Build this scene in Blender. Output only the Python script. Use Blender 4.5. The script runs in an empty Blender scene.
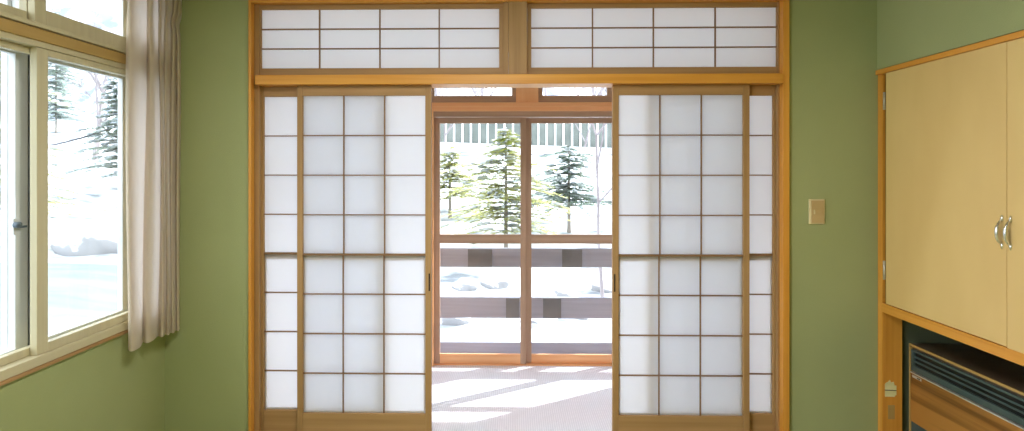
import bpy, bmesh, math, random
from mathutils import Vector, Matrix
random.seed(7)
C = bpy.context.scene.collection
SC = bpy.context.scene

# ------------------------------------------------------------------ camera model
F = 650.0; CX = 498.8; CY = 170.0; ZC = 1.40; TH = math.radians(1.25)
def ray(px):
    a = (px - CX) / F
    return a*math.cos(TH) - math.sin(TH), a*math.sin(TH) + math.cos(TH)
def AX(px, Y):                      # X of a column on the plane y = Y
    dx, dy = ray(px); return dx / dy * Y
def AZ(px, py, Y):                  # height of a point on the plane y = Y
    dx, dy = ray(px); t = Y / dy; return ZC - (py - CY) / F * t
def SY(px, X):                      # Y of a column on the plane x = X
    dx, dy = ray(px); return dy / dx * X
def SZ(px, py, X):
    dx, dy = ray(px); t = X / dx; return ZC - (py - CY) / F * t
cam = bpy.data.cameras.new('camera'); co = bpy.data.objects.new('camera', cam); C.objects.link(co)
co.location = (0, 0, ZC); co.rotation_euler = (math.pi/2, 0, TH)
cam.sensor_width = 36; cam.lens = F/1024*36
cam.shift_x = (512-CX)/1024; cam.shift_y = -(215.5-CY)/1024
cam.clip_start = .05; cam.clip_end = 300
SC.camera = co

# ------------------------------------------------------------------ materials
def newmat(name):
    m = bpy.data.materials.new(name); m.use_nodes = True
    nt = m.node_tree; nt.nodes.clear()
    out = nt.nodes.new('ShaderNodeOutputMaterial')
    return m, nt, out
def N(nt, t, **kw):
    n = nt.nodes.new(t)
    for k, v in kw.items():
        if k in n.inputs: n.inputs[k].default_value = v
        else: setattr(n, k, v)
    return n
def rgba(c): return (c[0], c[1], c[2], 1)
def noise_mat(name, c1, c2, scale=(8,8,8), rough=.6, bump=0, detail=4, nscale=1.0, spec=.3, ramp=(.35,.65), metal=0, bscale=None):
    m, nt, out = newmat(name); L = nt.links.new
    tc = N(nt, 'ShaderNodeTexCoord'); mp = N(nt, 'ShaderNodeMapping'); mp.inputs['Scale'].default_value = scale
    L(tc.outputs['Object'], mp.inputs['Vector'])
    nz = N(nt, 'ShaderNodeTexNoise'); nz.inputs['Scale'].default_value = nscale; nz.inputs['Detail'].default_value = detail
    L(mp.outputs[0], nz.inputs['Vector'])
    cr = N(nt, 'ShaderNodeValToRGB'); e = cr.color_ramp.elements
    e[0].position = ramp[0]; e[0].color = rgba(c1); e[1].position = ramp[1]; e[1].color = rgba(c2)
    L(nz.outputs['Fac'], cr.inputs['Fac'])
    b = N(nt, 'ShaderNodeBsdfPrincipled'); b.inputs['Roughness'].default_value = rough
    b.inputs['Specular IOR Level'].default_value = spec; b.inputs['Metallic'].default_value = metal
    L(cr.outputs['Color'], b.inputs['Base Color'])
    if bump:
        n2 = N(nt, 'ShaderNodeTexNoise'); n2.inputs['Scale'].default_value = bscale or 220; n2.inputs['Detail'].default_value = 3
        L(tc.outputs['Object'], n2.inputs['Vector'])
        bp = N(nt, 'ShaderNodeBump'); bp.inputs['Strength'].default_value = bump; bp.inputs['Distance'].default_value = .004
        L(n2.outputs['Fac'], bp.inputs['Height']); L(bp.outputs[0], b.inputs['Normal'])
    L(b.outputs[0], out.inputs[0])
    return m
def wood(name, c1, c2, axis='z', rough=.45, spec=.35, k=1.0):
    s = {'x': (1.2, 38, 38), 'y': (38, 1.2, 38), 'z': (38, 38, 1.2)}[axis]
    return noise_mat(name, c1, c2, tuple(v*k for v in s), rough, 0, 5, 1.0, spec, (.3, .7))
M = {}
for ax in 'xyz':
    M['orange_'+ax] = wood('honey_cedar_'+ax, (.64,.27,.035), (.76,.36,.06), ax, .4, .4)
    M['brown_'+ax] = wood('aged_shoji_wood_'+ax, (.35,.20,.08), (.45,.27,.118), ax, .5, .3)
    M['sash_'+ax] = wood('outer_sash_wood_'+ax, (.42,.27,.19), (.52,.35,.25), ax, .45, .35)
    M['redwood_'+ax] = wood('reddish_frame_wood_'+ax, (.86,.42,.20), (.92,.52,.27), ax, .4, .35)
    M['cream_'+ax] = wood('cream_painted_sash_'+ax, (.54,.48,.31), (.61,.55,.37), ax, .45, .35)
    M['ochre_'+ax] = wood('ochre_window_casing_'+ax, (.42,.27,.085), (.50,.33,.11), ax, .45, .35)
    M['deck_'+ax] = wood('weathered_deck_board_'+ax, (.42,.455,.57), (.52,.555,.67), ax, .7, .2)
M['kumiko'] = wood('dark_reddish_lattice_wood', (.20,.11,.055), (.27,.155,.08), 'x', .5, .3)
M['green'] = noise_mat('sage_green_plaster', (.345,.385,.185), (.385,.425,.21), (1.5,1.5,1.5), .92, .35, 5, 1.0, .12, (.3,.7), 0, 260)
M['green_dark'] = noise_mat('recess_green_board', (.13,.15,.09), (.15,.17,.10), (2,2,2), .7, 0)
M['cream_wall'] = noise_mat('cream_sunroom_wall', (.70,.68,.66), (.75,.73,.71), (2,2,2), .9, .2)
M['ceiling'] = noise_mat('pale_ceiling_board', (.66,.60,.48), (.72,.66,.54), (1,9,1), .8, 0)
M['tatami'] = noise_mat('tatami_mat', (.42,.40,.20), (.50,.47,.25), (60,1.5,1), .8, .2)
M['ply'] = noise_mat('pale_yellow_veneer', (.72,.50,.20), (.78,.56,.235), (3,3,1.1), .38, 0, 3, 1.0, .4)
M['walnut'] = noise_mat('dark_heater_top', (.09,.06,.04), (.13,.09,.06), (3,22,3), .3, 0, 4, 1, .45)
M['grille'] = noise_mat('blue_grey_grille_plastic', (.055,.088,.085), (.07,.105,.10), (5,5,5), .4, 0)
M['black'] = noise_mat('black_louver_gap', (.006,.008,.008), (.01,.012,.012), (5,5,5), .5, 0)
M['silver'] = noise_mat('bright_silver_trim', (.75,.75,.72), (.82,.82,.8), (5,5,5), .3, 0, metal=.6)
M['chrome'] = noise_mat('chrome', (.8,.8,.8), (.86,.86,.86), (5,5,5), .15, 0, metal=1)
M['steel'] = noise_mat('dull_hinge_steel', (.55,.52,.48), (.62,.6,.55), (5,5,5), .35, 0, metal=.7)
M['alu'] = noise_mat('silver_aluminium', (.80,.81,.79), (.86,.87,.85), (5,5,5), .4, 0)
M['alu_dark'] = noise_mat('grey_rubber_seal', (.10,.12,.13), (.14,.16,.17), (5,5,5), .5, 0)
M['latch'] = noise_mat('blue_grey_latch_metal', (.10,.14,.17), (.14,.18,.21), (5,5,5), .4, 0)
M['white_plastic'] = noise_mat('white_plastic', (.8,.8,.8), (.85,.85,.85), (5,5,5), .4, 0)
M['switch'] = noise_mat('beige_switch_plate', (.50,.36,.17), (.55,.40,.20), (5,5,5), .35, 0)
M['switch_rim'] = noise_mat('pale_switch_rim', (.72,.62,.38), (.78,.68,.42), (5,5,5), .35, 0)
M['paper_tape'] = noise_mat('yellowed_paper', (.72,.68,.34), (.82,.78,.42), (20,20,20), .9, 0)
M['pull'] = noise_mat('dark_recessed_pull', (.03,.015,.008), (.05,.025,.012), (5,5,5), .5, 0)
M['lamp_body'] = noise_mat('lamp_white_enamel', (.8,.8,.78), (.85,.85,.83), (5,5,5), .4, 0)
M['snow'] = noise_mat('old_mottled_snow', (.20,.22,.25), (.66,.69,.73), (1.5,2.4,1.5), .9, 0, 8, 1.0, .1, (.34,.55))
M['white_paint'] = noise_mat('white_painted_steel', (.78,.8,.8), (.85,.86,.86), (2,2,2), .6)
M['plate'] = noise_mat('dull_grey_patch', (.20,.21,.23), (.27,.28,.30), (3,3,3), .6)
M['concrete'] = noise_mat('snowy_concrete', (.45,.47,.50), (.62,.64,.67), (1,1,1), .9, 0, 5)
M['rock'] = noise_mat('dark_garden_rock', (.10,.09,.09), (.24,.22,.21), (4,4,4), .9, 0, 5)
m, nt, out = newmat('snow_capped_rock'); L = nt.links.new
ge=N(nt,'ShaderNodeNewGeometry'); sx=N(nt,'ShaderNodeSeparateXYZ'); nz=N(nt,'ShaderNodeTexNoise'); nz.inputs['Scale'].default_value=6; nz.inputs['Detail'].default_value=6
ad=N(nt,'ShaderNodeMath', operation='ADD'); cr=N(nt,'ShaderNodeValToRGB'); e=cr.color_ramp.elements; e[0].position=.72; e[0].color=(.30,.30,.31,1); e[1].position=.86; e[1].color=(.80,.83,.87,1)
L(ge.outputs['Normal'],sx.inputs[0]); L(sx.outputs[2],ad.inputs[0]); L(nz.outputs['Fac'],ad.inputs[1]); L(ad.outputs[0],cr.inputs[0])
b=N(nt,'ShaderNodeBsdfPrincipled'); b.inputs['Roughness'].default_value=.9; L(cr.outputs[0],b.inputs['Base Color']); L(b.outputs[0],out.inputs[0]); M['snow_rock']=m
M['trunk'] = noise_mat('grey_bark', (.20,.17,.14), (.32,.28,.25), (9,9,2), .9, 0, 5)
M['bare'] = noise_mat('pale_bare_branch', (.22,.19,.20), (.34,.31,.32), (9,9,2), .9, 0, 5)
M['needle_y'] = noise_mat('yellow_green_needles', (.38,.42,.13), (.60,.58,.26), (2,2,2), .8, 0, 3)
M['needle_g'] = noise_mat('blue_green_needles', (.20,.29,.22), (.36,.43,.34), (2,2,2), .8, 0, 3)
M['needle_pale'] = noise_mat('haze_pale_needles', (.42,.50,.44), (.62,.68,.60), (2,2,2), .8, 0, 3)  # distance haze is mixed into this needle colour
M['pale_green'] = noise_mat('pale_guard_panel', (.15,.17,.155), (.22,.24,.22), (1,1,1), .7, 0, 3)
M['hill'] = noise_mat('snowy_wooded_hillside', (.22,.25,.31), (.86,.88,.93), (.55,.55,.75), .95, 0, 9, 1.0, .1, (.38,.60))
M['cable'] = noise_mat('dark_cable', (.10,.10,.12), (.12,.12,.14), (5,5,5), .6, 0)
M['roof'] = noise_mat('pale_soffit_board', (.55,.50,.44), (.60,.55,.50), (1,6,1), .7, 0)
M['siding'] = noise_mat('house_siding', (.45,.42,.38), (.50,.47,.42), (1,1,6), .8, 0)

# carpet: fine ribs, pale lavender-pink
m, nt, out = newmat('ribbed_lavender_carpet'); L = nt.links.new
tc = N(nt,'ShaderNodeTexCoord'); wv = N(nt,'ShaderNodeTexWave'); wv.bands_direction='X'; wv.inputs['Scale'].default_value=26; wv.inputs['Distortion'].default_value=1.2; wv.inputs['Detail Scale'].default_value=30
wy = N(nt,'ShaderNodeTexNoise'); wy.inputs['Scale'].default_value=1.6
cr = N(nt,'ShaderNodeValToRGB'); cr.color_ramp.elements[0].color=(.74,.73,.80,1); cr.color_ramp.elements[1].color=(.86,.86,.92,1)
c2 = N(nt,'ShaderNodeValToRGB'); c2.color_ramp.elements[0].color=(.95,.97,1,1); c2.color_ramp.elements[1].color=(1,.945,.97,1); c2.color_ramp.elements[0].position=.4; c2.color_ramp.elements[1].position=.6
mx = N(nt,'ShaderNodeMix', data_type='RGBA', blend_type='MULTIPLY'); mx.inputs[0].default_value=1
L(tc.outputs['Object'], wv.inputs['Vector']); L(tc.outputs['Object'], wy.inputs['Vector']); L(wv.outputs['Fac'], cr.inputs['Fac']); L(wy.outputs['Fac'], c2.inputs['Fac'])
L(cr.outputs[0], mx.inputs[6]); L(c2.outputs[0], mx.inputs[7])
b = N(nt,'ShaderNodeBsdfPrincipled'); b.inputs['Roughness'].default_value=.95; b.inputs['Specular IOR Level'].default_value=.1
bp = N(nt,'ShaderNodeBump'); bp.inputs['Strength'].default_value=.5; bp.inputs['Distance'].default_value=.003
L(wv.outputs['Fac'], bp.inputs['Height']); L(bp.outputs[0], b.inputs['Normal']); L(mx.outputs[2], b.inputs['Base Color']); L(b.outputs[0], out.inputs[0]); M['carpet']=m

def translucent(name, col, trans, tint=None, nscale=18):
    m, nt, out = newmat(name); L = nt.links.new
    tc = N(nt,'ShaderNodeTexCoord'); nz = N(nt,'ShaderNodeTexNoise'); nz.inputs['Scale'].default_value = nscale; nz.inputs['Detail'].default_value = 6
    L(tc.outputs['Object'], nz.inputs['Vector'])
    cr = N(nt,'ShaderNodeValToRGB'); cr.color_ramp.elements[0].color = rgba([v*.985 for v in col]); cr.color_ramp.elements[1].color = rgba(col)
    L(nz.outputs['Fac'], cr.inputs['Fac'])
    d = N(nt,'ShaderNodeBsdfDiffuse'); t = N(nt,'ShaderNodeBsdfTranslucent'); mix = N(nt,'ShaderNodeMixShader'); mix.inputs[0].default_value = trans
    L(cr.outputs[0], d.inputs['Color'])
    if tint: t.inputs['Color'].default_value = rgba(tint)
    else: L(cr.outputs[0], t.inputs['Color'])
    L(d.outputs[0], mix.inputs[1]); L(t.outputs[0], mix.inputs[2]); L(mix.outputs[0], out.inputs[0]); return m
M['paper'] = translucent('white_shoji_paper', (.90,.925,.995), .63)
M['drape'] = translucent('beige_drape_cloth', (.72,.63,.49), .55, (.90,.86,.85), 160)

m, nt, out = newmat('clear_glass'); L = nt.links.new
tr = N(nt,'ShaderNodeBsdfTransparent'); tr.inputs[0].default_value=(.97,.985,.985,1); gl = N(nt,'ShaderNodeBsdfGlossy'); gl.inputs['Roughness'].default_value=.02
fr = N(nt,'ShaderNodeFresnel'); fr.inputs['IOR'].default_value=1.35; mix = N(nt,'ShaderNodeMixShader')
L(fr.outputs[0], mix.inputs[0]); L(tr.outputs[0], mix.inputs[1]); L(gl.outputs[0], mix.inputs[2]); L(mix.outputs[0], out.inputs[0]); M['glass']=m
m, nt, out = newmat('glowing_lamp_cover'); em = N(nt,'ShaderNodeEmission'); em.inputs[0].default_value=(1,.93,.82,1); em.inputs[1].default_value=4; nt.links.new(em.outputs[0], out.inputs[0]); M['lamp_glow']=m

# ------------------------------------------------------------------ mesh helpers
class MB:
    def __init__(s): s.v=[]; s.f=[]
    def box(s, x0,x1,y0,y1,z0,z1):
        x0,x1=sorted((x0,x1)); y0,y1=sorted((y0,y1)); z0,z1=sorted((z0,z1)); n=len(s.v)
        s.v += [(x0,y0,z0),(x1,y0,z0),(x1,y1,z0),(x0,y1,z0),(x0,y0,z1),(x1,y0,z1),(x1,y1,z1),(x0,y1,z1)]
        s.f += [tuple(n+i for i in q) for q in ((3,2,1,0),(4,5,6,7),(0,1,5,4),(1,2,6,5),(2,3,7,6),(3,0,4,7))]; return s
    def quad(s, *p):
        n=len(s.v); s.v += list(p); s.f.append(tuple(range(n,n+len(p)))); return s
    def tube(s, pts, rad, seg=8, cap=True):
        pts=[Vector(p) for p in pts]; n0=len(s.v); R = rad if isinstance(rad,(list,tuple)) else [rad]*len(pts)
        for i,p in enumerate(pts):
            d=(pts[min(i+1,len(pts)-1)]-pts[max(i-1,0)])
            d = d.normalized() if d.length>0 else Vector((0,0,1))
            a=Vector((0,0,1)) if abs(d.z)<.9 else Vector((1,0,0)); u=d.cross(a).normalized(); w=d.cross(u)
            for k in range(seg):
                t=2*math.pi*k/seg; q=p+(u*math.cos(t)+w*math.sin(t))*R[i]; s.v.append(tuple(q))
        for i in range(len(pts)-1):
            for k in range(seg):
                a=n0+i*seg+k; b=n0+i*seg+(k+1)%seg; s.f.append((a,b,b+seg,a+seg))
        if cap:
            s.f.append(tuple(n0+k for k in range(seg))[::-1]); s.f.append(tuple(n0+(len(pts)-1)*seg+k for k in range(seg)))
        return s
    def build(s, name, m, parent=None, bevel=0, smooth=False, loc=None):
        xs=[v[0] for v in s.v]; ys=[v[1] for v in s.v]; zs=[v[2] for v in s.v]
        c = Vector(loc) if loc else Vector(((min(xs)+max(xs))/2,(min(ys)+max(ys))/2,(min(zs)+max(zs))/2))
        me=bpy.data.meshes.new(name); me.from_pydata([(v[0]-c.x,v[1]-c.y,v[2]-c.z) for v in s.v],[],s.f); me.materials.append(m); me.validate()
        o=bpy.data.objects.new(name,me); C.objects.link(o)
        if smooth:
            for p in me.polygons: p.use_smooth=True
        if parent is not None:
            o.parent=parent; o.location=c-wloc(parent)
        else: o.location=c
        if bevel:
            md=o.modifiers.new('bevel','BEVEL'); md.width=bevel; md.segments=2; md.limit_method='ANGLE'
        return o
def wloc(o):
    l=Vector(o.location)
    while o.parent: o=o.parent; l+=Vector(o.location)
    return l
def bx(*a): return MB().box(*a)
def tag(o,label,cat=None,group=None,kind=None):
    if label: o['label']=label
    if cat: o['category']=cat
    if group: o['group']=group
    if kind: o['kind']=kind
    return o
def thing(name,label,cat,loc,group=None,kind=None):
    o=bpy.data.objects.new(name,None); C.objects.link(o); o.location=loc; o.empty_display_size=.1
    return tag(o,label,cat,group,kind)
def struct(name, mb, m, label=None, bevel=0):
    return tag(mb.build(name,m,None,bevel),label,None,None,'structure')

# ------------------------------------------------------------------ principal planes
D = 3.30                                  # room face of the shoji wall
XL = AX(165, D); XR = AX(877, D)
WT = .13                                  # wall thickness
CEIL = 2.46; YB = -1.3
px2 = lambda p, Y=D: AX(p, Y)
def zz(py, Y=D, p=513): return AZ(p, py, Y)
OX0 = px2(252.5); OX1 = px2(783.2, D-.022)           # opening between casings
Y2 = 4.67

# kamoi (head beam) and shoji heights, averaged over the wall
Z_KB = zz(84.6); Z_KT = zz(75.0)
Z_TT = zz(1.8)
# ------------------------------------------------------------------ room shell
# window opening in the left wall
WZ0, WZ1 = .655, 2.33
WY0, WY1 = 1.55, 3.235
struct('wall_back', MB().box(XL-.2, OX0-.005, D, D+WT, 0, CEIL).box(OX1+.005, XR+.75, D, D+WT, 0, CEIL).box(OX0-.005, OX1+.005, D, D+WT, Z_TT+.05, CEIL), M['green'], 'sage green plaster wall around the paper screens')
struct('wall_left', MB().box(XL-WT, XL, YB, -1.15, 0, CEIL).box(XL-WT, XL, 1.15, WY0, 0, CEIL).box(XL-WT, XL, -1.15, 1.15, 0, .10).box(XL-WT, XL, -1.15, 1.15, 2.38, CEIL).box(XL-WT, XL, WY1, D, 0, CEIL).box(XL-WT, XL, WY0, WY1, 0, WZ0).box(XL-WT, XL, WY0, WY1, WZ1, CEIL), M['green'], 'sage green plaster wall with the double window')
CZ0 = SZ(884, 303, XR); CZT = SZ(886, 73, XR)   # cupboard door foot / head
CY0 = 2*SY(1007.3, XR) - SY(886, XR) - .025
struct('wall_right', MB().box(XR, XR+.06, YB, D, CZT+.028, CEIL).box(XR, XR+.06, YB, CY0-.05, 0, CZT+.028), M['green'], 'pale green plaster wall above the cupboard doors')
struct('wall_behind', bx(XL-WT, XR+.8, YB-.1, YB, 0, CEIL), M['green'], 'green plaster wall behind the viewer')
struct('ceiling', bx(XL-WT, XR+.8, YB-.1, D+WT, CEIL, CEIL+.06), M['ceiling'], 'pale board ceiling of the room')
struct('floor', bx(XL-WT, XR+.8, YB-.1, D, -.12, 0), M['tatami'], 'straw mat floor of the green room')

# ------------------------------------------------------------------ trims of the shoji wall
o = struct('trim_1', bx(px2(248.2,D-.022), OX0, D-.022, D+WT+.01, 0, Z_TT+.06), M['orange_z'], 'orange wooden post left of the paper screens', .002)
o = struct('trim_2', bx(OX1, px2(789.6,D-.022), D-.022, D+WT+.01, 0, Z_TT+.06), M['orange_z'], 'orange wooden post right of the paper screens', .002)
struct('trim_3', bx(px2(254.8,D-.034), px2(783.6,D-.034), D-.034, D+WT+.004, Z_KB, Z_KT), M['orange_x'], 'long orange head beam above the sliding paper screens', .003)
struct('trim_4', bx(OX0, OX1, D-.018, D+WT, Z_TT, Z_TT+.055), M['orange_x'], 'orange top beam over the transom screens', .002)
struct('trim_5', bx(px2(508.5), px2(527), D-.006, D+WT, Z_KT, Z_TT), M['brown_z'], 'brown central post between the two transom screens', .002)
struct('trim_6', bx(px2(503), px2(508.3), D+.004, D+WT-.01, Z_KT, Z_TT), M['brown_z'], 'narrow brown fillet beside the central transom post', .001)
# side reveals set back behind the posts (the jamb grooves) and floor track
struct('trim_7', bx(OX0, px2(257.5), D+.022, D+WT, 0, Z_TT), M['brown_z'], 'recessed brown jamb beside the left-hand paper screens')
struct('trim_8', bx(px2(779.5), OX1, D+.022, D+WT, 0, Z_TT), M['brown_z'], 'recessed brown jamb beside the right-hand paper screens')
struct('trim_9', MB().box(px2(257.5), px2(779.5), D-.01, D+WT, -.03, .004).box(px2(257.5), px2(779.5), D+.045, D+.05, .004, .008), M['brown_x'], 'grooved wooden floor track under the screens')

# ------------------------------------------------------------------ transom screens
def transom(xa, xb, bars, label):
    y0, y1 = D+.030, D+.055
    z0, z1 = Z_KT+.001, Z_TT-.001
    pz0, pz1 = zz(68.1, D+.048), zz(9.0, D+.048)
    t = thing('transom_screen', label, 'transom', ((xa+xb)/2, (y0+y1)/2, z0), 'transom screens over the sliding doors')
    sw = .020
    bx(xa, xb, y0, y1, z0, pz0).build('bottom_rail', M['brown_x'], t, .0015)
    bx(xa, xb, y0, y1, pz1, z1).build('top_rail', M['brown_x'], t, .0015)
    for a, b_ in ((xa, xa+sw), (xb-sw, xb)): bx(a, b_, y0, y1, pz0, pz1).build('stile', M['brown_z'], t, .0015)
    lat = MB()
    for p in bars:
        x = px2(p, y0); lat.box(x-.003, x+.003, y0+.006, y0+.017, pz0, pz1)
    for k in (1, 2):
        z = pz0 + (pz1-pz0)*k/3; lat.box(xa+sw, xb-sw, y0+.004, y0+.015, z-.003, z+.003)
    lat.build('lattice', M['kumiko'], t)
    MB().quad((xa+sw*.6, y0+.018, pz0-.004), (xb-sw*.6, y0+.018, pz0-.004), (xb-sw*.6, y0+.018, pz1+.004), (xa+sw*.6, y0+.018, pz1+.004)).build('paper', M['paper'], t)
transom(px2(257, D+.03), px2(503, D+.03), (319, 379.5, 439), 'papered transom screen above the left pair of sliding screens')
transom(px2(527.3, D+.03), px2(783, D+.03), (592.7, 653.8, 715.8), 'papered transom screen above the right pair of sliding screens')

# ------------------------------------------------------------------ sliding shoji
def shoji(x0, x1, y0, label, cols=3, sl=.031, sr=.031, pull=None):
    th = .028; y1 = y0+th
    zt = Z_KB-.001; zb = .012
    pt = AZ(513, 95.2, D+.01); pb = AZ(513, 415.3, D+.01)
    t = thing('shoji_door', label, 'sliding screen', ((x0+x1)/2, y0+th/2, zb), 'sliding paper screens between room and sunroom')
    pL, pR = x0+sl, x1-sr
    bx(x0, pL, y0, y1, zb, zt).build('stile', M['brown_z'], t, .002)
    bx(pR, x1, y0, y1, zb, zt).build('stile', M['brown_z'], t, .002)
    bx(pL, pR, y0+.002, y1-.002, pt, zt).build('top_rail', M['brown_x'], t, .0015)
    bx(pL, pR, y0+.002, y1-.002, zb, pb).build('bottom_rail', M['brown_x'], t, .0015)
    h = (pt-pb)/8; zm = pb+4*h
    # upper half
    up = MB()
    for k in range(5, 8): up.box(pL, pR, y0+.004, y0+.014, pb+k*h-.003, pb+k*h+.003)
    up.box(pL, pR, y0+.003, y1-.006, zm-.005, zm+.005)
    for k in range(1, cols): x = pL+(pR-pL)*k/cols; up.box(x-.003, x+.003, y0+.006, y0+.016, zm, pt)
    up.build('lattice', M['kumiko'], t)
    MB().quad((pL-.004, y0+.017, zm), (pR+.004, y0+.017, zm), (pR+.004, y0+.017, pt+.004), (pL-.004, y0+.017, pt+.004)).build('paper', M['paper'], t)
    # lower half: a smaller screen that slides up behind the glass
    fr = MB(); w = .024
    fr.box(pL, pR, y0+.020, y0+.027, zm-.006-w, zm-.006).box(pL, pR, y0+.020, y0+.027, pb, pb+w*.4)
    fr.box(pL, pL+w*.35, y0+.020, y0+.027, pb, zm-.006).box(pR-w*.35, pR, y0+.020, y0+.027, pb, zm-.006)
    f = fr.build('lower_screen', M['brown_x'], t)
    lo = MB()
    for k in range(1, 4): lo.box(pL, pR, y0+.007, y0+.016, pb+k*h-.003, pb+k*h+.003)
    for k in range(1, cols): x = pL+(pR-pL)*k/cols-.004; lo.box(x-.003, x+.003, y0+.009, y0+.018, pb, zm)
    lo.build('lattice', M['kumiko'], f)
    MB().quad((pL-.004, y0+.0185, pb-.004), (pR+.004, y0+.0185, pb-.004), (pR+.004, y0+.0185, zm), (pL-.004, y0+.0185, zm)).build('paper', M['paper'], f)
    if pull is not None:
        xp = x1-.010 if pull > 0 else x0+.010
        zc = AZ(513, 283, D)
        bx(xp-.004, xp+.004, y0-.0012, y0+.004, zc-.045, zc+.045).build('finger_pull', M['pull'], t, .001)
    return t
YF, YR = D+.012, D+.050
shoji(px2(297, YF), px2(431.3, YF), YF, 'sliding paper screen in front, left of the open gap', sl=.0285, pull=1)
shoji(px2(612.7, YF), px2(749.7, YF), YF, 'sliding paper screen in front, right of the open gap', pull=-1)
shoji(px2(257.7, YR), px2(257.7, YR)+.675, YR, 'rear sliding paper screen showing one narrow column by the left post')
shoji(px2(779.3, YR)-.675, px2(779.3, YR), YR, 'rear sliding paper screen showing one narrow column by the right post')

# ------------------------------------------------------------------ sunroom (engawa)
EX0, EX1 = XL+.02, 1.62
LU0 = XL+.06                                # left glazed unit
P0 = AX(430.5, Y2); P1 = AX(434.3, Y2)     # post left of the visible pair
LW = AX(526, Y2) - P1
U1 = P1 + 3*LW                              # end of glazing
ZS = AZ(513, 362.5, Y2-.03)                  # sill top ~ floor
struct('floor_sunroom', bx(EX0, EX1, D+WT, Y2+.02, -.12, 0), M['carpet'], 'ribbed lavender carpet of the sunroom')
struct('ceiling_sunroom', bx(EX0-.1, EX1+.1, D+WT, Y2+.12, 2.36, 2.42), M['ceiling'], 'pale sunroom ceiling')
struct('wall_sunroom_left', bx(EX0-.1, EX0, D+WT, Y2+.12, -.12, 2.36), M['cream_wall'], 'cream end wall of the sunroom beyond the left-hand screens')
struct('wall_sunroom_right', bx(EX1, EX1+.1, D+WT, Y2+.12, -.12, 2.36), M['cream_wall'], 'cream end wall of the sunroom beyond the right-hand screens')
zlt = AZ(513, 111.2, Y2-.06); zlm = AZ(513, 102.3, Y2-.06)      # orange lintel
zgt = AZ(513, 95.6, Y2)                                         # transom glass foot
struct('wall_sunroom_outer', MB().box(U1+.05, EX1, Y2-.02, Y2+.10, -.12, 2.36).box(EX0, LU0, Y2-.02, Y2+.10, -.12, 2.36).box(EX0, EX1, Y2-.02, Y2+.10, 2.29, 2.36), M['cream_wall'], 'cream outer wall of the sunroom')
struct('trim_10', bx(P0, P1, Y2-.05, Y2+.08, 0, zlt), M['redwood_z'], 'orange wooden post left of the glass doors')
struct('trim_11', bx(LU0, U1+.05, Y2-.06, Y2+.08, zlt, zlm), M['redwood_x'], 'orange lintel over the sunroom glass doors', .003)
struct('trim_16', bx(LU0, U1+.05, Y2-.072, Y2-.060, AZ(513,106.8,Y2-.07), AZ(513,104.8,Y2-.07)), M['redwood_x'], 'thin raised bead along the lintel over the glass doors', .001)
struct('trim_12', bx(AX(516, Y2-.03), AX(538.5, Y2-.03), Y2-.03, Y2+.06, zlm, 2.29), M['redwood_z'], 'short orange post between the small upper panes', .002)
struct('trim_13', MB().box(LU0, U1+.05, Y2-.018, Y2+.08, -.10, .008), M['redwood_x'], 'reddish wooden threshold of the glass doors', .002)
struct('trim_14', bx(U1, U1+.05, Y2-.05, Y2+.08, 0, 2.29), M['redwood_z'], 'orange post at the far end of the glass doors')
# head rail fixed under the lintel
struct('trim_15', bx(LU0, U1, Y2-.045, Y2+.06, AZ(513, 116.5, Y2-.045), zlt), M['sash_x'], 'brown head track of the glass doors')
ZH = AZ(513, 117.0, Y2-.045)
def glass_leaf(n, xa, xb, y, label):
    t = thing('door_%d' % n, label, None, ((xa+xb)/2, y, .022), 'glazed sliding doors of the sunroom', 'structure')
    th = .03; w = .041
    zt = AZ(513, 123.3, y); zb_ = AZ(513, 354.5, y); m0 = AZ(513, 243.6, y); m1 = AZ(513, 234.6, y)
    bx(xa, xa+w, y, y+th, .010, ZH).build('stile', M['sash_z'], t, .002)
    bx(xb-w, xb, y, y+th, .010, ZH).build('stile', M['sash_z'], t, .002)
    bx(xa+w, xb-w, y+.002, y+th-.002, zt, ZH).build('top_rail', M['sash_x'], t)
    bx(xa+w, xb-w, y+.002, y+th-.002, m0, m1).build('middle_rail', M['sash_x'], t)
    bx(xa+w, xb-w, y+.002, y+th-.002, .010, zb_).build('bottom_rail', M['redwood_x'], t)
    for a, b_ in ((zb_, m0), (m1, zt)):
        MB().quad((xa+w, y+.015, a), (xb-w, y+.015, a), (xb-w, y+.015, b_), (xa+w, y+.015, b_)).build('pane', M['glass'], t)
ov = .001
glass_leaf(1, P1, P1+LW+ov, Y2-.010, 'glass sliding door left of the middle stile of the sunroom')
glass_leaf(2, P1+LW-ov, P1+2*LW+ov, Y2+.022, 'glass sliding door right of the middle stile of the sunroom')
glass_leaf(3, P1+2*LW-ov, U1, Y2-.010, 'glass sliding door behind the right-hand paper screens')
glass_leaf(4, P0-LW-.0, P0, Y2-.010, 'glass sliding door behind the front left paper screen')
glass_leaf(5, LU0, P0-LW+ov, Y2+.022, 'glass sliding door behind the rear left paper screen')
def upper_pane(n, xa, xb, label):
    t = thing('window_%d' % n, label, None, ((xa+xb)/2, Y2, zlm), 'small upper panes of the sunroom', 'structure')
    w = .030
    fr = MB().box(xa, xa+w, Y2, Y2+.03, zlm, 2.29).box(xb-w, xb, Y2, Y2+.03, zlm, 2.29).box(xa+w, xb-w, Y2, Y2+.03, zlm, zgt).box(xa+w, xb-w, Y2, Y2+.03, 2.25, 2.29)
    fr.build('sash', M['sash_x'], t)
    MB().quad((xa+w, Y2+.015, zgt), (xb-w, Y2+.015, zgt), (xb-w, Y2+.015, 2.25), (xa+w, Y2+.015, 2.25)).build('pane', M['glass'], t)
upper_pane(1, P1-.03, AX(516, Y2), 'small upper pane left of the short orange post')
upper_pane(2, AX(538.5, Y2), P1+2*LW-.05, 'small upper pane right of the short orange post')
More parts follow.
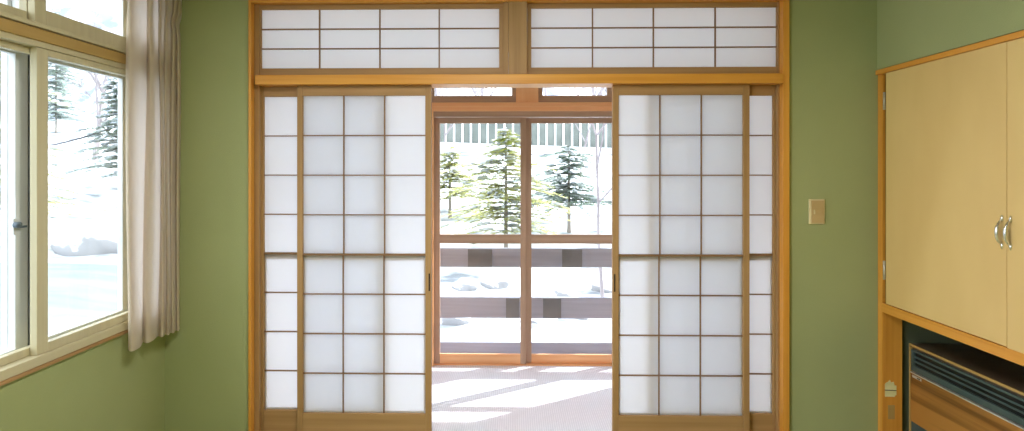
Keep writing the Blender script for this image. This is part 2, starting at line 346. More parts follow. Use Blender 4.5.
upper_pane(3, P1+2*LW-.05, U1, 'small upper pane behind the right-hand transom')
upper_pane(4, LU0, P1-.03, 'small upper pane behind the left-hand transom')

# ------------------------------------------------------------------ deck, railing, eave
struct('deck', MB().box(XL-.1, 4.2, Y2+.1, 5.50, -.16, -.06), M['deck_x'], 'grey wooden deck outside the glass doors')
struct('roof_eave', MB().box(XL-.5, 5.5, Y2+.1, 6.03, 2.50, 2.60).box(XL-.25, 6.5, YB-.8, Y2+.1, 2.60, 2.75), M['roof'], 'pale eave roof over the deck')
struct('wall_added_shade_storey', MB().box(XL-WT, 6.0, -6, Y2, 2.76, 6.6), M['siding'], 'unseen upper storey added to shade the left garden')  # unseen block, added so the house shade reaches farther left
struct('wall_house_outside', MB().box(XR+.85, 6.0, YB-.1, Y2+.1, -.6, 2.6).box(XL-WT-.02, XR+.85, YB-.1, D, -.6, -.13).box(EX0-.1,XR+.85, D, Y2+.1, -.6,-.13), M['siding'], 'house body beside the room')
YQ = 5.10
rail = thing('deck_railing', 'low grey board railing on the deck outside the glass doors', 'railing', (0, YQ, -.06))
def zr(p): return AZ(513, p, YQ)
bx(XL-.1, 4.1, YQ, YQ+.035, zr(267.3), zr(248.2)).build('top_board', M['deck_x'], rail, .003)
bx(XL-.1, 4.1, YQ, YQ+.035, zr(318.3), zr(297.3)).build('lower_board', M['deck_x'], rail, .003)
bx(XL-.1, 4.1, YQ, YQ+.035, zr(355), zr(342.5)).build('foot_board', M['deck_x'], rail, .003)
for xp in (XL-.02, -.95, 1.02, 2.4, 3.9):
    bx(xp-.035, xp+.035, YQ+.036, YQ+.11, -.06, zr(250)).build('post', M['deck_z'], rail, .003)
for (a, b_, p0, p1) in ((468, 492, 249, 267), (562, 582, 249, 267), (506, 519, 298, 318), (543, 561, 298, 318)):
    bx(AX(a, YQ), AX(b_, YQ), YQ-.012, YQ-.001, zr(p1), zr(p0)).build('dark_patch', M['plate'], rail, .002)  # dark grey rectangles laid on the board faces
pil = bx(.93, 1.03, 5.30, 5.40, -.06, 2.5).build('deck_pillar', M['deck_z'], None, .004)
tag(pil, 'square wooden pillar holding up the eave beyond the right-hand screens', 'pillar')

# ------------------------------------------------------------------ left window (double)
wl = thing('window_5', 'double window with cream inner sashes and silver outer sashes', None, (XL, (WY0+WY1)/2, WZ0), None, 'structure')
XG = XL-.035                                 # inner front sash glass
# casing pieces
ZB = [2.008, 1.965, 1.950, 1.930, 1.886, 1.860, 1.836]
yA, yB = WY0, WY1
bx(XL-WT, XL+.010, yA, yB, WZ0+.010, WZ0+.046).build('sill', M['cream_y'], wl, .002)
bx(XL-.02, XL+.014, yA-.03, yB+.03, WZ0-.004, WZ0+.010).build('apron', M['brown_y'], wl, .001)
bx(XL-WT, XL+.012, yA, yB, ZB[4], ZB[3]).build('transom_beam', M['ochre_y'], wl, .002)
bx(XL-WT, XL+.020, yA, yB, ZB[3]+.004, ZB[2]).build('upper_ledge', M['cream_y'], wl, .002)
bx(XL-WT, XL+.002, yA, yB, ZB[5]+.004, ZB[4]).build('head_track', M['cream_y'], wl, .001)
bx(XL-WT, XL+.012, yA, yB, WZ1-.05, WZ1).build('head', M['ochre_y'], wl, .002)
for a, b_ in ((yA, yA+.04), (yB-.04, yB)): bx(XL-WT, XL+.012, a, b_, WZ0+.046, WZ1-.05).build('jamb', M['ochre_z'], wl, .002)
YM0 = SY(37, XL-.004); YM1 = SY(48.3, XL-.004)
def sash(x0, x1, ya, yb, z0, z1, w, wb, wt, mkey, pname, glassx):
    f = MB().box(x0, x1, ya, ya+w, z0, z1).box(x0, x1, yb-w, yb, z0, z1).box(x0, x1, ya+w, yb-w, z0, z0+wb).box(x0, x1, ya+w, yb-w, z1-wt, z1)
    o = f.build(pname, M[mkey], wl, .002)
    MB().quad((glassx, ya+w, z0+wb), (glassx, yb-w, z0+wb), (glassx, yb-w, z1-wt), (glassx, ya+w, z1-wt)).build('pane', M['glass'], o)
    return o
w = YM1-YM0
zs0 = WZ0+.046; 
sash(XL-.032, XL-.004, YM0, yB-.04, zs0, ZB[5]+.003, w, .035, .026, 'cream_z', 'inner_sash', XL-.018)
yi0 = SY(37.0, XL-.034)
sash(XL-.062, XL-.034, yA+.04, YM0+.055, zs0, ZB[5]+.003, YM0+.055-yi0, .030, .024, 'cream_z', 'inner_sash', XL-.05)
sash(XL-.032, XL-.004, YM0-.01, yB-.04, ZB[2], WZ1-.05, w, .064, .03, 'cream_z', 'upper_sash', XL-.018)
sash(XL-.062, XL-.034, yA+.04, YM0+w*.7, ZB[2], WZ1-.05, w*.9, .045, .03, 'cream_z', 'upper_sash', XL-.05)
XO = XL-WT+.002
ya_, yb_ = SY(15.5, XO+.03), SY(28, XO+.03)
s1 = sash(XO+.002, XO+.030, yA+.04, yb_, zs0-.01, ZB[5]+.01, yb_-ya_, .03, .03, 'alu', 'outer_sash', XO+.016)
sash(XO-.03, XO-.004, yb_-.06, yB-.03, zs0-.01, ZB[5]+.01, .05, .02, .022, 'alu', 'outer_sash', XO-.016)
bx(XO+.004, XO+.034, yb_, yb_+.010, zs0, ZB[5]).build('seal', M['alu_dark'], wl)
sash(XO+.002, XO+.030, yA+.04, yb_, ZB[2], WZ1-.05, .045, .02, .02, 'alu', 'outer_sash', XO+.016)
sash(XO-.03, XO-.004, yb_-.06, yB-.03, ZB[2], WZ1-.05, .045, .02, .02, 'alu', 'outer_sash', XO-.016)
# latch and sticker on the outer sash stile
zl = SZ(18, 226, XO+.03); yl = SY(17.5, XO+.04)
lt = MB().box(XO+.030, XO+.036, yl-.014, yl+.022, zl-.032, zl+.03)
lo_ = lt.build('latch_plate', M['white_plastic'], wl, .001)
MB().tube([(XO+.036, yl-.008, zl+.006), (XO+.056, yl-.008, zl+.006)], .012, 16).build('crescent_latch', M['latch'], lo_, 0, True)
bx(XO+.048, XO+.057, yl-.012, yl+.028, zl-.006, zl+.002).build('lever', M['latch'], lo_, .001)
bx(XO+.0302, XO+.0312, yl+.002, yl+.022, zl+.035, zl+.105).build('sticker', M['white_plastic'], wl)

# out-of-view window added to bring more side light into the room
w6 = thing('window_6', 'unseen tall window added in the left wall for fill light', None, (XL, 0, WZ0), None, 'structure')
f6 = MB().box(XL-WT, XL+.01, -1.15, -1.09, .10, 2.38).box(XL-WT, XL+.01, 1.09, 1.15, .10, 2.38).box(XL-WT, XL+.01, -1.09, 1.09, .10, .16).box(XL-WT, XL+.01, -1.09, 1.09, 2.33, 2.38).box(XL-.05, XL, -.03, .03, .16, 2.33)
f6.build('window_frame', M['cream_y'], w6, .002)
MB().quad((XL-.03,-1.09,.16),(XL-.03,1.09,.16),(XL-.03,1.09,2.33),(XL-.03,-1.09,2.33)).build('pane', M['glass'], w6)
# ------------------------------------------------------------------ curtain
def smooth_path(pts, n):
    out_=[]
    P=[Vector(p) for p in pts]; P=[2*P[0]-P[1]]+P+[2*P[-1]-P[-2]]
    for i in range(1,len(P)-2):
        for k in range(n):
            t=k/n; a,b_,c,d=P[i-1],P[i],P[i+1],P[i+2]
            out_.append(.5*((2*b_)+(-a+c)*t+(2*a-5*b_+4*c-d)*t*t+(-a+3*b_-3*c+d)*t**3))
    out_.append(P[-2]); return out_
XC = XL+.072
cq = [(-.030,127.0),(-.010,127.6),(.008,131),(.010,137),(.004,141),(-.022,144.2),(-.024,145.2),(-.002,147.5),(.010,151.5),(.006,155),(-.010,158.6),(-.008,159.4),(.008,160.8),(.011,162.6),(.000,164.6),(.001,165.2),(.012,166.4),(.015,168),(.004,169.8),(.005,170.5),(.016,171.7),(.020,173.4),(.010,175),(.011,175.7),(.024,177),(.028,178.8),(.016,180.2),(-.01,180.2)]
cp = [(XC+a_, SY(p_, XC+a_)) for a_, p_ in cq]
path = smooth_path([(a,b_,0) for a,b_ in cp], 5)
n=len(path); cx=sum(p.x for p in path)/n
zb, zt = .588, 2.30
rows=[zb, zb+.004, zb+.06, .8, 1.1, 1.4, 1.7, 1.9, 2.05, 2.10, 2.13, 2.15, 2.18, 2.22, 2.26, zt]
MBc=MB()
for r,z in enumerate(rows):
    for i,p in enumerate(path):
        s = i/(n-1)
        pinch = math.exp(-((z-2.135)/.022)**2)
        low = max(0,(1.4-z))/.8
        x = cx+(p.x-cx)*(1-.25*pinch+.12*low) + .006*math.sin(z*3.1+s*9)*(1-pinch)
        y = p.y + .006*math.sin(z*2.3+s*14) - .012*pinch*s + (.016*s if z>2.15 else 0)
        z2 = z + (.012*(1-s)*0 if r else 0)
        MBc.v.append((x,y,z2))
for r in range(len(rows)-1):
    for i in range(n-1):
        a=r*n+i; MBc.f.append((a,a+1,a+1+n,a+n))
cur = thing('curtain', 'beige pleated curtain drawn to the corner end of the window', 'curtain', (XC, 3.05, zb))
o=MBc.build('drape', M['drape'], cur, 0, True); md=o.modifiers.new('thick','SOLIDIFY'); md.thickness=.0012
sub=o.modifiers.new('s','SUBSURF'); sub.levels=1; sub.render_levels=1
cr_ = thing('curtain_rail', 'white curtain rail along the top of the left window', 'curtain rail', (XL+.08, 2.3, 2.31))
MB().tube([(XL+.085, 1.4, 2.315), (XL+.085, 3.27, 2.315)], .011, 10).build('rod', M['white_plastic'], cr_, 0, True)
for y in (1.5, 2.4, 3.22): bx(XL, XL+.085, y-.01, y+.01, 2.326, 2.336).build('bracket', M['white_plastic'], cr_)

# ------------------------------------------------------------------ light switch
xs0, xs1 = px2(808.3), px2(824.0); zs1_, zs0_ = AZ(816, 199.2, D), AZ(816, 224.0, D)
sw = thing('light_switch', 'beige rectangular light switch on the green wall', 'light switch', ((xs0+xs1)/2, D, (zs0_+zs1_)/2))
bx(xs0, xs1, D-.010, D, zs0_, zs1_).build('cover_plate', M['switch_rim'], sw, .003)
bx(xs0+.010, xs1-.006, D-.013, D-.010, zs0_+.006, zs1_-.006).build('face', M['switch'], sw, .001)
xm=(xs0+xs1)/2; zm_=(zs0_+zs1_)/2
bx(xm-.012, xm+.026, D-.016, D-.013, zm_-.012, zm_+.012).build('rocker', M['switch'], sw, .001)
bx(xm-.018, xm-.012, D-.0165, D-.013, zm_-.012, zm_+.010).build('indicator', M['switch_rim'], sw)

# ------------------------------------------------------------------ built-in cupboard
XD = XR                                           # door faces
YC = D-.012
cz_top = CZT
cup = thing('built_in_cupboard', 'built-in cupboard with pale yellow doors and orange wood frame', 'cupboard', (XR+.3, 2.3, 0))
PX1 = AX(902.3, YC-.03)                              # inner edge of the side panel, seen face on
bx(XR-.010, XR+.05, CY0-.06, D-.002, cz_top, cz_top+.024).build('top_trim', M['orange_y'], cup, .003)
bx(XR+.003, XR+.02, YC-.030, D-.001, .0, cz_top).build('frame_post', M['orange_z'], cup, .002)
bx(XR+.02, PX1, YC-.030, D-.001, .0, CZ0-.03).build('side_panel', M['orange_z'], cup, .001)
ysd0, ysd1 = SY(1007.3, XR), SY(886, XR)
zrb = SZ(884, 312.5, XR)
bx(XR-.004, XR+.05, CY0, YC-.030, zrb, CZ0-.002).build('bottom_rail', M['orange_y'], cup, .002)
bx(XR+.02, XR+.62, CY0, YC-.030, zrb+.01, CZ0-.002).build('shelf_board', M['brown_y'], cup)
# cupboard body behind doors + recess lining
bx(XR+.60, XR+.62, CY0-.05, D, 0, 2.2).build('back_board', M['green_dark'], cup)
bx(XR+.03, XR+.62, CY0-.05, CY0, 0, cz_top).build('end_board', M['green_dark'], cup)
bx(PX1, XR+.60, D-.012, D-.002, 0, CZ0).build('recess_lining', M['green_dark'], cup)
def cdoor(ya, yb, hs, dz=0):
    d = bx(XD-.002, XD+.018, ya+.0015, yb-.0015, CZ0+.001+dz, cz_top-.001).build('door', M['ply'], cup, .0015)
    zc = SZ(1003, 232, XR); yh = yb-.021 if hs < 0 else ya+.021
    hl=.045
    pts=[]
    for k in range(13):
        t=-1+2*k/12; pts.append((XD-.004-.019*(1-abs(t)**3.5), yh, zc+t*hl))
    rr=[.0045+.003*(1-abs(-1+2*k/12)) for k in range(13)]
    h = MB().tube(pts, rr, 10)
    for s_ in (-1,1): h.tube([(XD-.003, yh, zc+s_*(hl-.002)), (XD-.003, yh, zc+s_*(hl+.018))], [.008,.003], 10)
    h.build('handle', M['chrome'], d, 0, True)
    return d
d1=cdoor(ysd0, ysd1, 1)
d2=cdoor(2*ysd0-ysd1, ysd0, -1, -.006)
for (pa, pb_) in ((92.5,110), (260.5,279)):
    za, zb2 = SZ(884, pa, XR), SZ(884, pb_, XR)
    MB().tube([(XD-.006, ysd1+.004, za),(XD-.006, ysd1+.004, zb2)], .006, 10).build('hinge', M['steel'], cup, 0, True)
# old paper scraps on the side panel
zc1=AZ(890,390,YC-.03)
tp = thing('paper_scrap', 'torn yellowed paper scrap with a dark slit on the cupboard side panel', 'paper scrap', (AX(890,YC-.03), YC-.031, zc1))
xa=AX(884.8,YC-.03); xb=AX(896.2,YC-.03); zt1=AZ(890,380.5,YC-.03); zb1=AZ(890,396.5,YC-.03)
ys=YC-.0325
out1=[(xa,zb1),(xb-.008,zb1-.001),(xb-.006,zb1+.006),(xb,zb1+.008),(xb,zc1-.004),(xa,zc1-.002)]
out2=[(xa,zc1+.002),(xb,zc1),(xb,zc1+.022),(xb-.010,zc1+.024),(xb-.013,zt1-.006),(xb-.026,zt1-.010),(xb-.032,zt1+.004),(xb-.040,zt1-.006),(xa+.004,zt1-.012),(xa,zt1-.018)]
def slab(pts, y0, y1):
    m_=MB(); k=len(pts); m_.v=[(p[0],y0,p[1]) for p in pts]+[(p[0],y1,p[1]) for p in pts]
    m_.f=[tuple(range(k)), tuple(range(2*k-1,k-1,-1))]+[(i,i+k,(i+1)%k+k,(i+1)%k) for i in range(k)]; return m_
slab(out1, ys, YC-.0305).build('lower_piece', M['paper_tape'], tp)
slab(out2, ys, YC-.0305).build('upper_piece', M['paper_tape'], tp)
bx(xa, xb, ys+.0008, YC-.0302, zc1-.005, zc1+.003).build('slit', M['black'], tp)
pl=bx(AX(887.8,YC-.03), AX(894.5,YC-.03), YC-.033, YC-.0302, AZ(890,419,YC-.03), AZ(890,405,YC-.03)).build('catch_plate', M['ochre_z'], None, .001)
tag(pl, 'small tan rectangular plate below the torn paper scrap', 'plate')

# ------------------------------------------------------------------ heater
XH = AX(909.3, D-.06); HY1 = D-.06; HY0 = HY1-1.02
HZ = AZ(909.3, 343.2, HY1)
ht = thing('space_heater', 'wood-grained floor heater with blue-grey louvred grille in the recess', 'heater', (XH+.18, (HY0+HY1)/2, 0))
bx(XH+.012, XH+.40, HY0, HY1, .03, HZ-.012).build('body', M['walnut'], ht, .003)
bx(XH+.002, XH+.42, HY0, HY1, HZ-.012, HZ).build('top', M['walnut'], ht, .002)
bx(XH-.002, XH+.006, HY0, HY1, HZ-.010, HZ+.001).build('front_edge', M['ochre_y'], ht, .001)
bx(XH-.002, XH+.014, HY1-.008, HY1, .03, HZ-.010).build('side_edge', M['ochre_z'], ht, .001)
def hz(p, px=911.5): return SZ(px, p, XH)
gy1 = HY1-.014; gy0 = HY0+.02
gz1 = hz(349); gz0 = hz(370.0)
fr_=MB(); fw=.016
fr_.box(XH, XH+.012, gy0, gy1, gz1-.010, gz1).box(XH, XH+.012, gy0, gy1, gz0, gz0+.026).box(XH, XH+.012, gy1-.018, gy1, gz0+.016, gz1-.010).box(XH, XH+.012, gy0, gy0+.018, gz0+.016, gz1-.010)
g=fr_.build('grille', M['grille'], ht, .001)
bx(XH+.011, XH+.0118, gy0+.018, gy1-.018, gz0+.016, gz1-.010).build('grille_void', M['black'], g)
nl=2
for k in range(nl):
    z=gz0+.026+(gz1-.010-gz0-.026)*(k+1)/(nl+1)
    m_=MB(); hh=.003
    m_.v=[(XH+.002,gy0+.018,z-hh),(XH+.007,gy0+.018,z+hh),(XH+.009,gy0+.018,z+hh-.002),(XH+.004,gy0+.018,z-hh-.002),
          (XH+.002,gy1-.018,z-hh),(XH+.007,gy1-.018,z+hh),(XH+.009,gy1-.018,z+hh-.002),(XH+.004,gy1-.018,z-hh-.002)]
    m_.f=[(0,1,5,4),(1,2,6,5),(2,3,7,6),(3,0,4,7),(3,2,1,0),(4,5,6,7)]
    m_.build('louver', M['grille'], g)
zst=hz(371.5)
bx(XH-.003, XH+.012, HY0, gy1+.004, zst-.006, zst).build('silver_strip', M['silver'], ht, .001)
# wood panel with darker planks
m, nt, out = newmat('striped_heater_veneer'); L=nt.links.new
tc=N(nt,'ShaderNodeTexCoord'); mp=N(nt,'ShaderNodeMapping'); mp.inputs['Scale'].default_value=(1,.5,18); nz=N(nt,'ShaderNodeTexNoise'); nz.inputs['Scale'].default_value=1.0; nz.inputs['Detail'].default_value=4
cr=N(nt,'ShaderNodeValToRGB'); e=cr.color_ramp.elements; e[0].position=.36; e[0].color=(.16,.062,.012,1); e[1].position=.56; e[1].color=(.44,.20,.045,1)
b=N(nt,'ShaderNodeBsdfPrincipled'); b.inputs['Roughness'].default_value=.35
L(tc.outputs['Object'],mp.inputs[0]); L(mp.outputs[0],nz.inputs['Vector']); L(nz.outputs['Fac'],cr.inputs[0]); L(cr.outputs[0],b.inputs['Base Color']); L(b.outputs[0],out.inputs[0]); M['veneer']=m
zlow=hz(421)
bx(XH, XH+.012, HY0, gy1+.004, zlow, zst-.007).build('front_panel', M['veneer'], ht, .001)
bx(XH+.004, XH+.012, HY0, gy1+.004, .04, zlow-.001).build('lower_grille', M['grille'], ht)
# maker's badge: small silver mark under the strip
ybd=gy1-.012
bd=MB().box(XH-.002, XH, ybd-.070, ybd, zst-.024, zst-.012).build('badge', M['silver'], ht, .001)
bx(XH-.003, XH-.002, ybd-.062, ybd-.040, zst-.021, zst-.015).build('badge_mark', M['grille'], bd)

# ------------------------------------------------------------------ ceiling lamp (above and behind the camera)
lp = thing('ceiling_lamp', 'round white ceiling lamp of the room', 'ceiling lamp', (-.20, 1.6, CEIL))
MB().tube([(-.20,1.6,CEIL-.002),(-.20,1.6,CEIL-.05)], .30, 40).build('base', M['lamp_body'], lp)
MB().tube([(-.20,1.6,CEIL-.05),(-.20,1.6,CEIL-.10)], [.27,.24], 40).build('lamp_shade', M['lamp_glow'], lp)
ld=bpy.data.lights.new('lamp_light','AREA'); ld.shape='DISK'; ld.size=.5; ld.energy=37; ld.color=(1,.975,.94)
lo2=bpy.data.objects.new('lamp_light', ld); C.objects.link(lo2); lo2.parent=lp; lo2.location=(0,0,-.11)

# ------------------------------------------------------------------ garden
def gz(x, y):
    h = -.62
    if y > 7.5: h += (min(y, 26)-7.5)/18.5*2.75*(1 if True else 0)
    if y > 26: h += (y-26)*.06
    if x < -4: h += min(1.3, (-4-x)*.06)
    h += .10*math.sin(x*.9+y*.35)*math.cos(y*.7-x*.2) * min(1, max(0,(y-6)/3) + max(0,(-4-x)/4))
    h += .04*math.sin(x*2.3+1)*math.sin(y*1.9)
    return h
g_=MB(); xs_=[-60+i*1.0 for i in range(101)]; ys_=[-20+i*.8 for i in range(88)]
for y in ys_:
    for x in xs_:
        g_.v.append((x,y,gz(x,y)))
W_=len(xs_)
for j in range(len(ys_)-1):
    for i in range(W_-1):
        a=j*W_+i; g_.f.append((a,a+1,a+1+W_,a+W_))
o=g_.build('ground_snow', M['snow'], None, 0, True); tag(o,'snow covered garden ground outside','snow',None,'structure')
dr_=MB(); M['packed'] = noise_mat('shade_grey_packed_snow', (.155,.185,.20), (.22,.255,.27), (.6,5,1), .8, 0, 6, 1.0, .2)  # packed snow with the house shade put into its dark blue-grey
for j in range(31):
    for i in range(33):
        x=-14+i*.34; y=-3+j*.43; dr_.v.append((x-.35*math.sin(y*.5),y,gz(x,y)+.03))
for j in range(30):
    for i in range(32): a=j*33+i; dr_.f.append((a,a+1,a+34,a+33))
o=dr_.build('path_driveway', M['packed'], None, 0, True); tag(o,'driveway of packed snow coloured as house shade outside the left window',None,None,'structure')
# wooded hillsides
h_=MB(); n1=60
for j in range(20):
    for i in range(n1+1):
        x=-70+i*2.4; d=j/19; y=44+d*34+3*math.sin(x*.13)
        h_.v.append((x,y,2+d*26+1.6*math.sin(x*.21+d*7)+math.sin(x*.53)*1.0))
for j in range(19):
    for i in range(n1): a=j*(n1+1)+i; h_.f.append((a,a+1,a+n1+2,a+n1+1))
o=h_.build('hill', M['hill'], None, 0, True); tag(o,'distant snowy wooded hillside beyond the road fence',None,None,'structure')
h_=MB()
for j in range(16):
    for i in range(51):
        y=-20+i*1.6; d=j/15; x=-34-d*30+2*math.sin(y*.2)
        h_.v.append((x,y,.5+d*22+1.3*math.sin(y*.27+d*6)))
for j in range(15):
    for i in range(50): a=j*51+i; h_.f.append((a,a+1,a+52,a+51))
o=h_.build('hill', M['hill'], None, 0, True); tag(o,'distant snowy wooded hillside seen through the left window',None,None,'structure')

# roadside guard fence on top of the bank
YFn=25.5
gf = thing('roadside_fence', 'white picket guard fence with grey-green panels along the road above the bank', 'fence', (0, YFn, 1.9))
def fz(x): return (AZ(513,116,YFn) - .030*x, AZ(513,146,YFn) - .035*x)   # top, bottom
fp=MB(); ft=MB(); fb=MB()
for i in range(-30, 30):
    x=i*.5; t0,b0=fz(x); t1,b1=fz(x+.5)
    fp.v+=[(x,YFn+.1,b0),(x+.5,YFn+.1,b1),(x+.5,YFn+.1,t1),(x,YFn+.1,t0),(x,YFn+.15,b0),(x+.5,YFn+.15,b1),(x+.5,YFn+.15,t1),(x,YFn+.15,t0)]
    k=len(fp.v)-8; fp.f+=[(k,k+1,k+2,k+3),(k+7,k+6,k+5,k+4),(k+3,k+2,k+6,k+7),(k,k+4,k+5,k+1)]
    ft.tube([(x,YFn,t0),(x+.5,YFn,t1)],.05,6); fb.tube([(x,YFn,b0-.30),(x+.5,YFn,b1-.30)],.36,4)
fp.build('panel', M['pale_green'], gf); ft.build('top_rail', M['white_paint'], gf); fb.build('snow_capped_kerb', M['concrete'], gf)
for i in range(-32, 34):
    x=i*.33; t0,b0=fz(x)
    bx(x-.035,x+.035,YFn-.06,YFn+.04,b0,t0).build('picket', M['white_paint'], gf)

# conifers
def conifer(x, y, H, R, mk, label, seed, lean=0, droop=.25, dens=1.0, snowy=.22, group='snowy garden conifers'):
    rnd=random.Random(seed); z0=gz(x,y)-.05
    t=thing('conifer_tree', label, 'tree', (x,y,z0), group)
    tk=MB(); pts=[(x+lean*k/8,y,z0+H*k/8) for k in range(9)]; tk.tube(pts,[.035*(1-k/9)+.006 for k in range(9)],7)
    fo=MB(); sn=MB()
    lv=int(H/.10*dens)
    for l in range(lv):
        f=(l+.5)/lv; zc0=z0+.55+(H-.55)*f; r=R*(1-f)**.75*(.45+.75*rnd.random())+.10
        nb=rnd.randint(5,7)
        for b_ in range(nb):
            zc=zc0+rnd.uniform(-.13,.13); a=2*math.pi*(b_+rnd.random()*.8)/nb; rr=r*(.40+.75*rnd.random())
            cx_=x+lean*f; tip=Vector((math.cos(a),math.sin(a),0))
            br=[]; 
            for k in range(6):
                s_=k/5; br.append(Vector((cx_,y,zc))+tip*rr*s_+Vector((0,0,-droop*rr*s_*s_+.10*rr*s_)))
            tk.tube(br,[.006*(1-k/6)+.002 for k in range(6)],4)
            side=Vector((-tip.y,tip.x,0)); ns=int(10+rr*16)
            for k in range(ns):
                s_=(k+1.5)/(ns+1); p=Vector((cx_,y,zc))+tip*rr*s_+Vector((0,0,-droop*rr*s_*s_+.10*rr*s_))
                for sg in (-1,1):
                    ln=(.09+.20*(1-s_)*min(1,rr))*(.5+.9*rnd.random())
                    dr=(side*sg*(.8+.3*rnd.random())+tip*(.45+.3*rnd.random())+Vector((0,0,-.25+.45*rnd.random()))).normalized()
                    q=p+dr*ln; wv_=tip.cross(dr).normalized()*.010+Vector((0,0,.010))
                    wd=tip*(.012+.014*rnd.random())
                    fo.quad(tuple(p-wd),tuple(p+wd),tuple(q+wd*.5+wv_*.3),tuple(q-wd*.5))
                if rnd.random()<snowy:
                    c=p+Vector((0,0,.02)); w2=.03+.035*rnd.random()
                    sn.tube([tuple(c-tip*w2*1.6),tuple(c),tuple(c+tip*w2*1.6)],[w2*.3,w2*.6,w2*.3],5)
    tk.build('trunk', M['trunk'], t); fo.build('needles', M[mk], t)
    if sn.v: sn.build('snow_clumps', M['snow'], t)
    return t
conifer(AX(506,11), 11, AZ(506,134,11)-gz(0,11)+.05, 2.0, 'needle_y', 'yellow-green conifer seen through the left glass door', 3, snowy=.07)
conifer(AX(569,12.6), 12.6, AZ(567,148,12.6)-gz(1,12.6)+.05, 1.7, 'needle_g', 'blue-green conifer seen through the right glass door', 5, snowy=.10)
conifer(AX(450,14.0), 14.0, 1.5, 1.4, 'needle_y', 'low yellow-green conifer left of the taller one', 9, snowy=.07)
conifer(AX(125,15.2), 15.2, 2.7, 1.4, 'needle_g', 'blue-green conifer seen beside the beige curtain', 11, -.2, snowy=.28)
conifer(AX(56,25), 25, 4.8, 1.8, 'needle_pale', 'haze-paled yellow-green conifer in the middle of the left window', 12, snowy=.2)
conifer(AX(-4,11), 11, 4.2, 1.5, 'needle_y', 'yellow-green conifer cut by the left edge of the window', 13, snowy=.15)
# bare trees
def bare(x, y, H, label, seed, spread=.5, r0=.05, group='bare trees'):
    rnd=random.Random(seed); z0=gz(x,y)-.1; tk=MB()
    def grow(p, d, ln, r, lev):
        pts=[p]; q=p
        for k in range(5):
            d=(d+Vector((rnd.uniform(-1,1),rnd.uniform(-1,1),rnd.uniform(-.4,.8)))*.10).normalized(); q=q+d*ln/5; pts.append(q)
        tk.tube(pts,[r*(1-.5*k/5) for k in range(6)],5 if lev<2 else 3)
        if lev<4:
            for k in range(4 if lev<3 else 3):
                i=rnd.randint(2,5); a=rnd.uniform(0,2*math.pi)
                nd=(d+Vector((math.cos(a),math.sin(a),.35*rnd.random()))*(spread+.25*rnd.random())).normalized()
                grow(pts[i],nd,ln*rnd.uniform(.5,.7),r*.5,lev+1)
    grow(Vector((x,y,z0)),Vector((0,0,1)),H*.55,r0,0)
    o=tk.build('bare_tree', M['bare'], None); tag(o,label,'tree',group); return o
bare(AX(603,9.3),9.3,4.4,'bare tree beyond the right edge of the glass doors',21,1.0,.032)
bare(AX(580,19),19,5,'slender bare tree farther up the snowy bank',22,.8,.035)
bare(AX(443,17.5),17.5,5.0,'bare tree behind the left glass door',23,.8,.035)
bare(AX(95,20),20,5,'bare tree on the bank seen through the left window',24,.6,.10)
bare(AX(20,29),29,7,'bare tree behind the silver sash of the left window',25,.6,.10)
for i,(p,y,h) in enumerate(((440,30,7),(480,36,7),(545,42,8),(600,31,7))):
    o=bare(AX(p,y),y,h,'far bare tree standing behind the roadside fence',40+i,.7,.13,'far bare trees behind the fence')
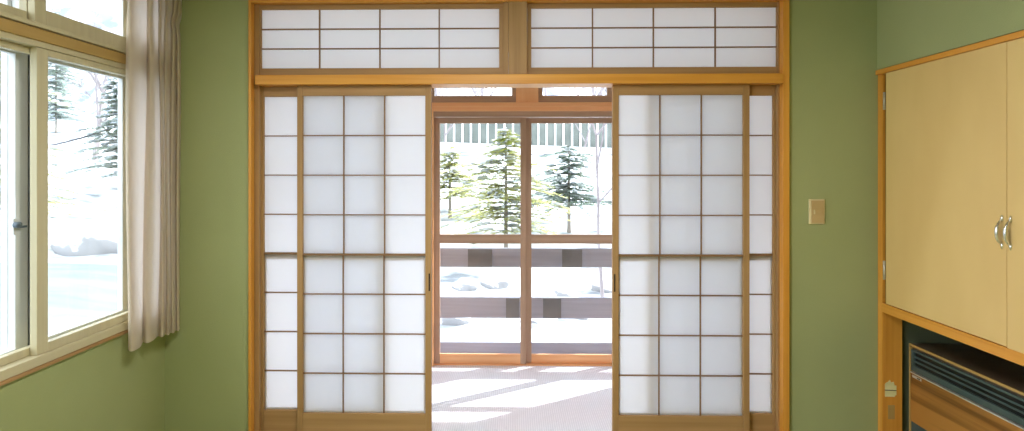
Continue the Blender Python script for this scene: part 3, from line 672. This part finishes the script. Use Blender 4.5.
# rocks and snow mounds
def blob(name, x, y, r, h, m, label, cat, seed, group=None, dz=-.05):
    rnd=random.Random(seed); bm=bmesh.new(); bmesh.ops.create_icosphere(bm, subdivisions=3, radius=1)
    ph=[rnd.uniform(0,6) for _ in range(6)]
    for v in bm.verts:
        k=1+.16*math.sin(v.co.x*3+ph[0])*math.cos(v.co.y*2.7+ph[1])+.10*math.sin(v.co.z*5+ph[2]+v.co.x*4)
        v.co=Vector((v.co.x*r*k, v.co.y*r*.8*k, v.co.z*h*k))
    me=bpy.data.meshes.new(name); bm.to_mesh(me); bm.free(); me.materials.append(m)
    for p in me.polygons: p.use_smooth=True
    o=bpy.data.objects.new(name,me); C.objects.link(o); o.location=(x,y,gz(x,y)+dz); return tag(o,label,cat,group)
blob('garden_rock', AX(108,10.9), 10.9, .7, .42, M['snow_rock'], 'dark garden rock capped with snow beside the curtain edge', 'rock', 1, None, .05)
for i,(p,y,r_) in enumerate(((449,8.2,.34),(479,8.9,.18),(505,8.6,.26),(541,8.3,.30),(586,8.6,.32))):
    blob('snow_mound', AX(p,y), y, r_*.85, r_*.6, M['snow_rock'], 'rounded snow-covered mound seen between the boards of the deck railing', 'snow mound', 5+i, 'snow mounds beyond the deck railing')
for i,(p,y,r_) in enumerate(((464,9.3,.17),(494,9.6,.20),(562,9.4,.22),(605,9.7,.2))):
    blob('garden_rock', AX(p,y), y, r_, r_*.7, M['snow_rock'], 'small dark rock half buried in snow beyond the deck', 'rock', 15+i, 'small rocks beyond the deck', .02)
# overhead cable outside the left window
ca=Vector((AX(-40,13),13,AZ(-40,155,13))); cb=Vector((AX(150,16),16,AZ(150,112,16)))
cm=MB(); cm.tube([tuple(ca.lerp(cb,k/12)-Vector((0,0,.25*math.sin(math.pi*k/12)))) for k in range(13)],.022,6)
tag(cm.build('overhead_cable', M['cable'], None), 'dark overhead cable crossing the left window view', 'cable')

# ------------------------------------------------------------------ daylight
SUN=Vector((-1.43,-1,-1.033)).normalized()
sd=bpy.data.lights.new('sun','SUN'); sd.energy=9.5; sd.angle=.009; sd.color=(1,.98,.95)
so=bpy.data.objects.new('sun',sd); C.objects.link(so); so.rotation_euler=SUN.to_track_quat('-Z','Y').to_euler(); so.location=(10,12,12)
w=bpy.data.worlds.new('sky'); SC.world=w; w.use_nodes=True; bg=w.node_tree.nodes['Background']; bg.inputs[0].default_value=(.86,.93,1,1); bg.inputs[1].default_value=4.8

SC.view_settings.view_transform='Standard'; SC.view_settings.look='None'; SC.view_settings.exposure=0; SC.view_settings.gamma=1
SC.view_settings.use_curve_mapping=False
cy=SC.cycles
cy.max_bounces=14; cy.diffuse_bounces=8; cy.transmission_bounces=10; cy.transparent_max_bounces=16; cy.glossy_bounces=4
cy.use_denoising=True; cy.sample_clamp_indirect=6; cy.caustics_reflective=False; cy.caustics_refractive=False
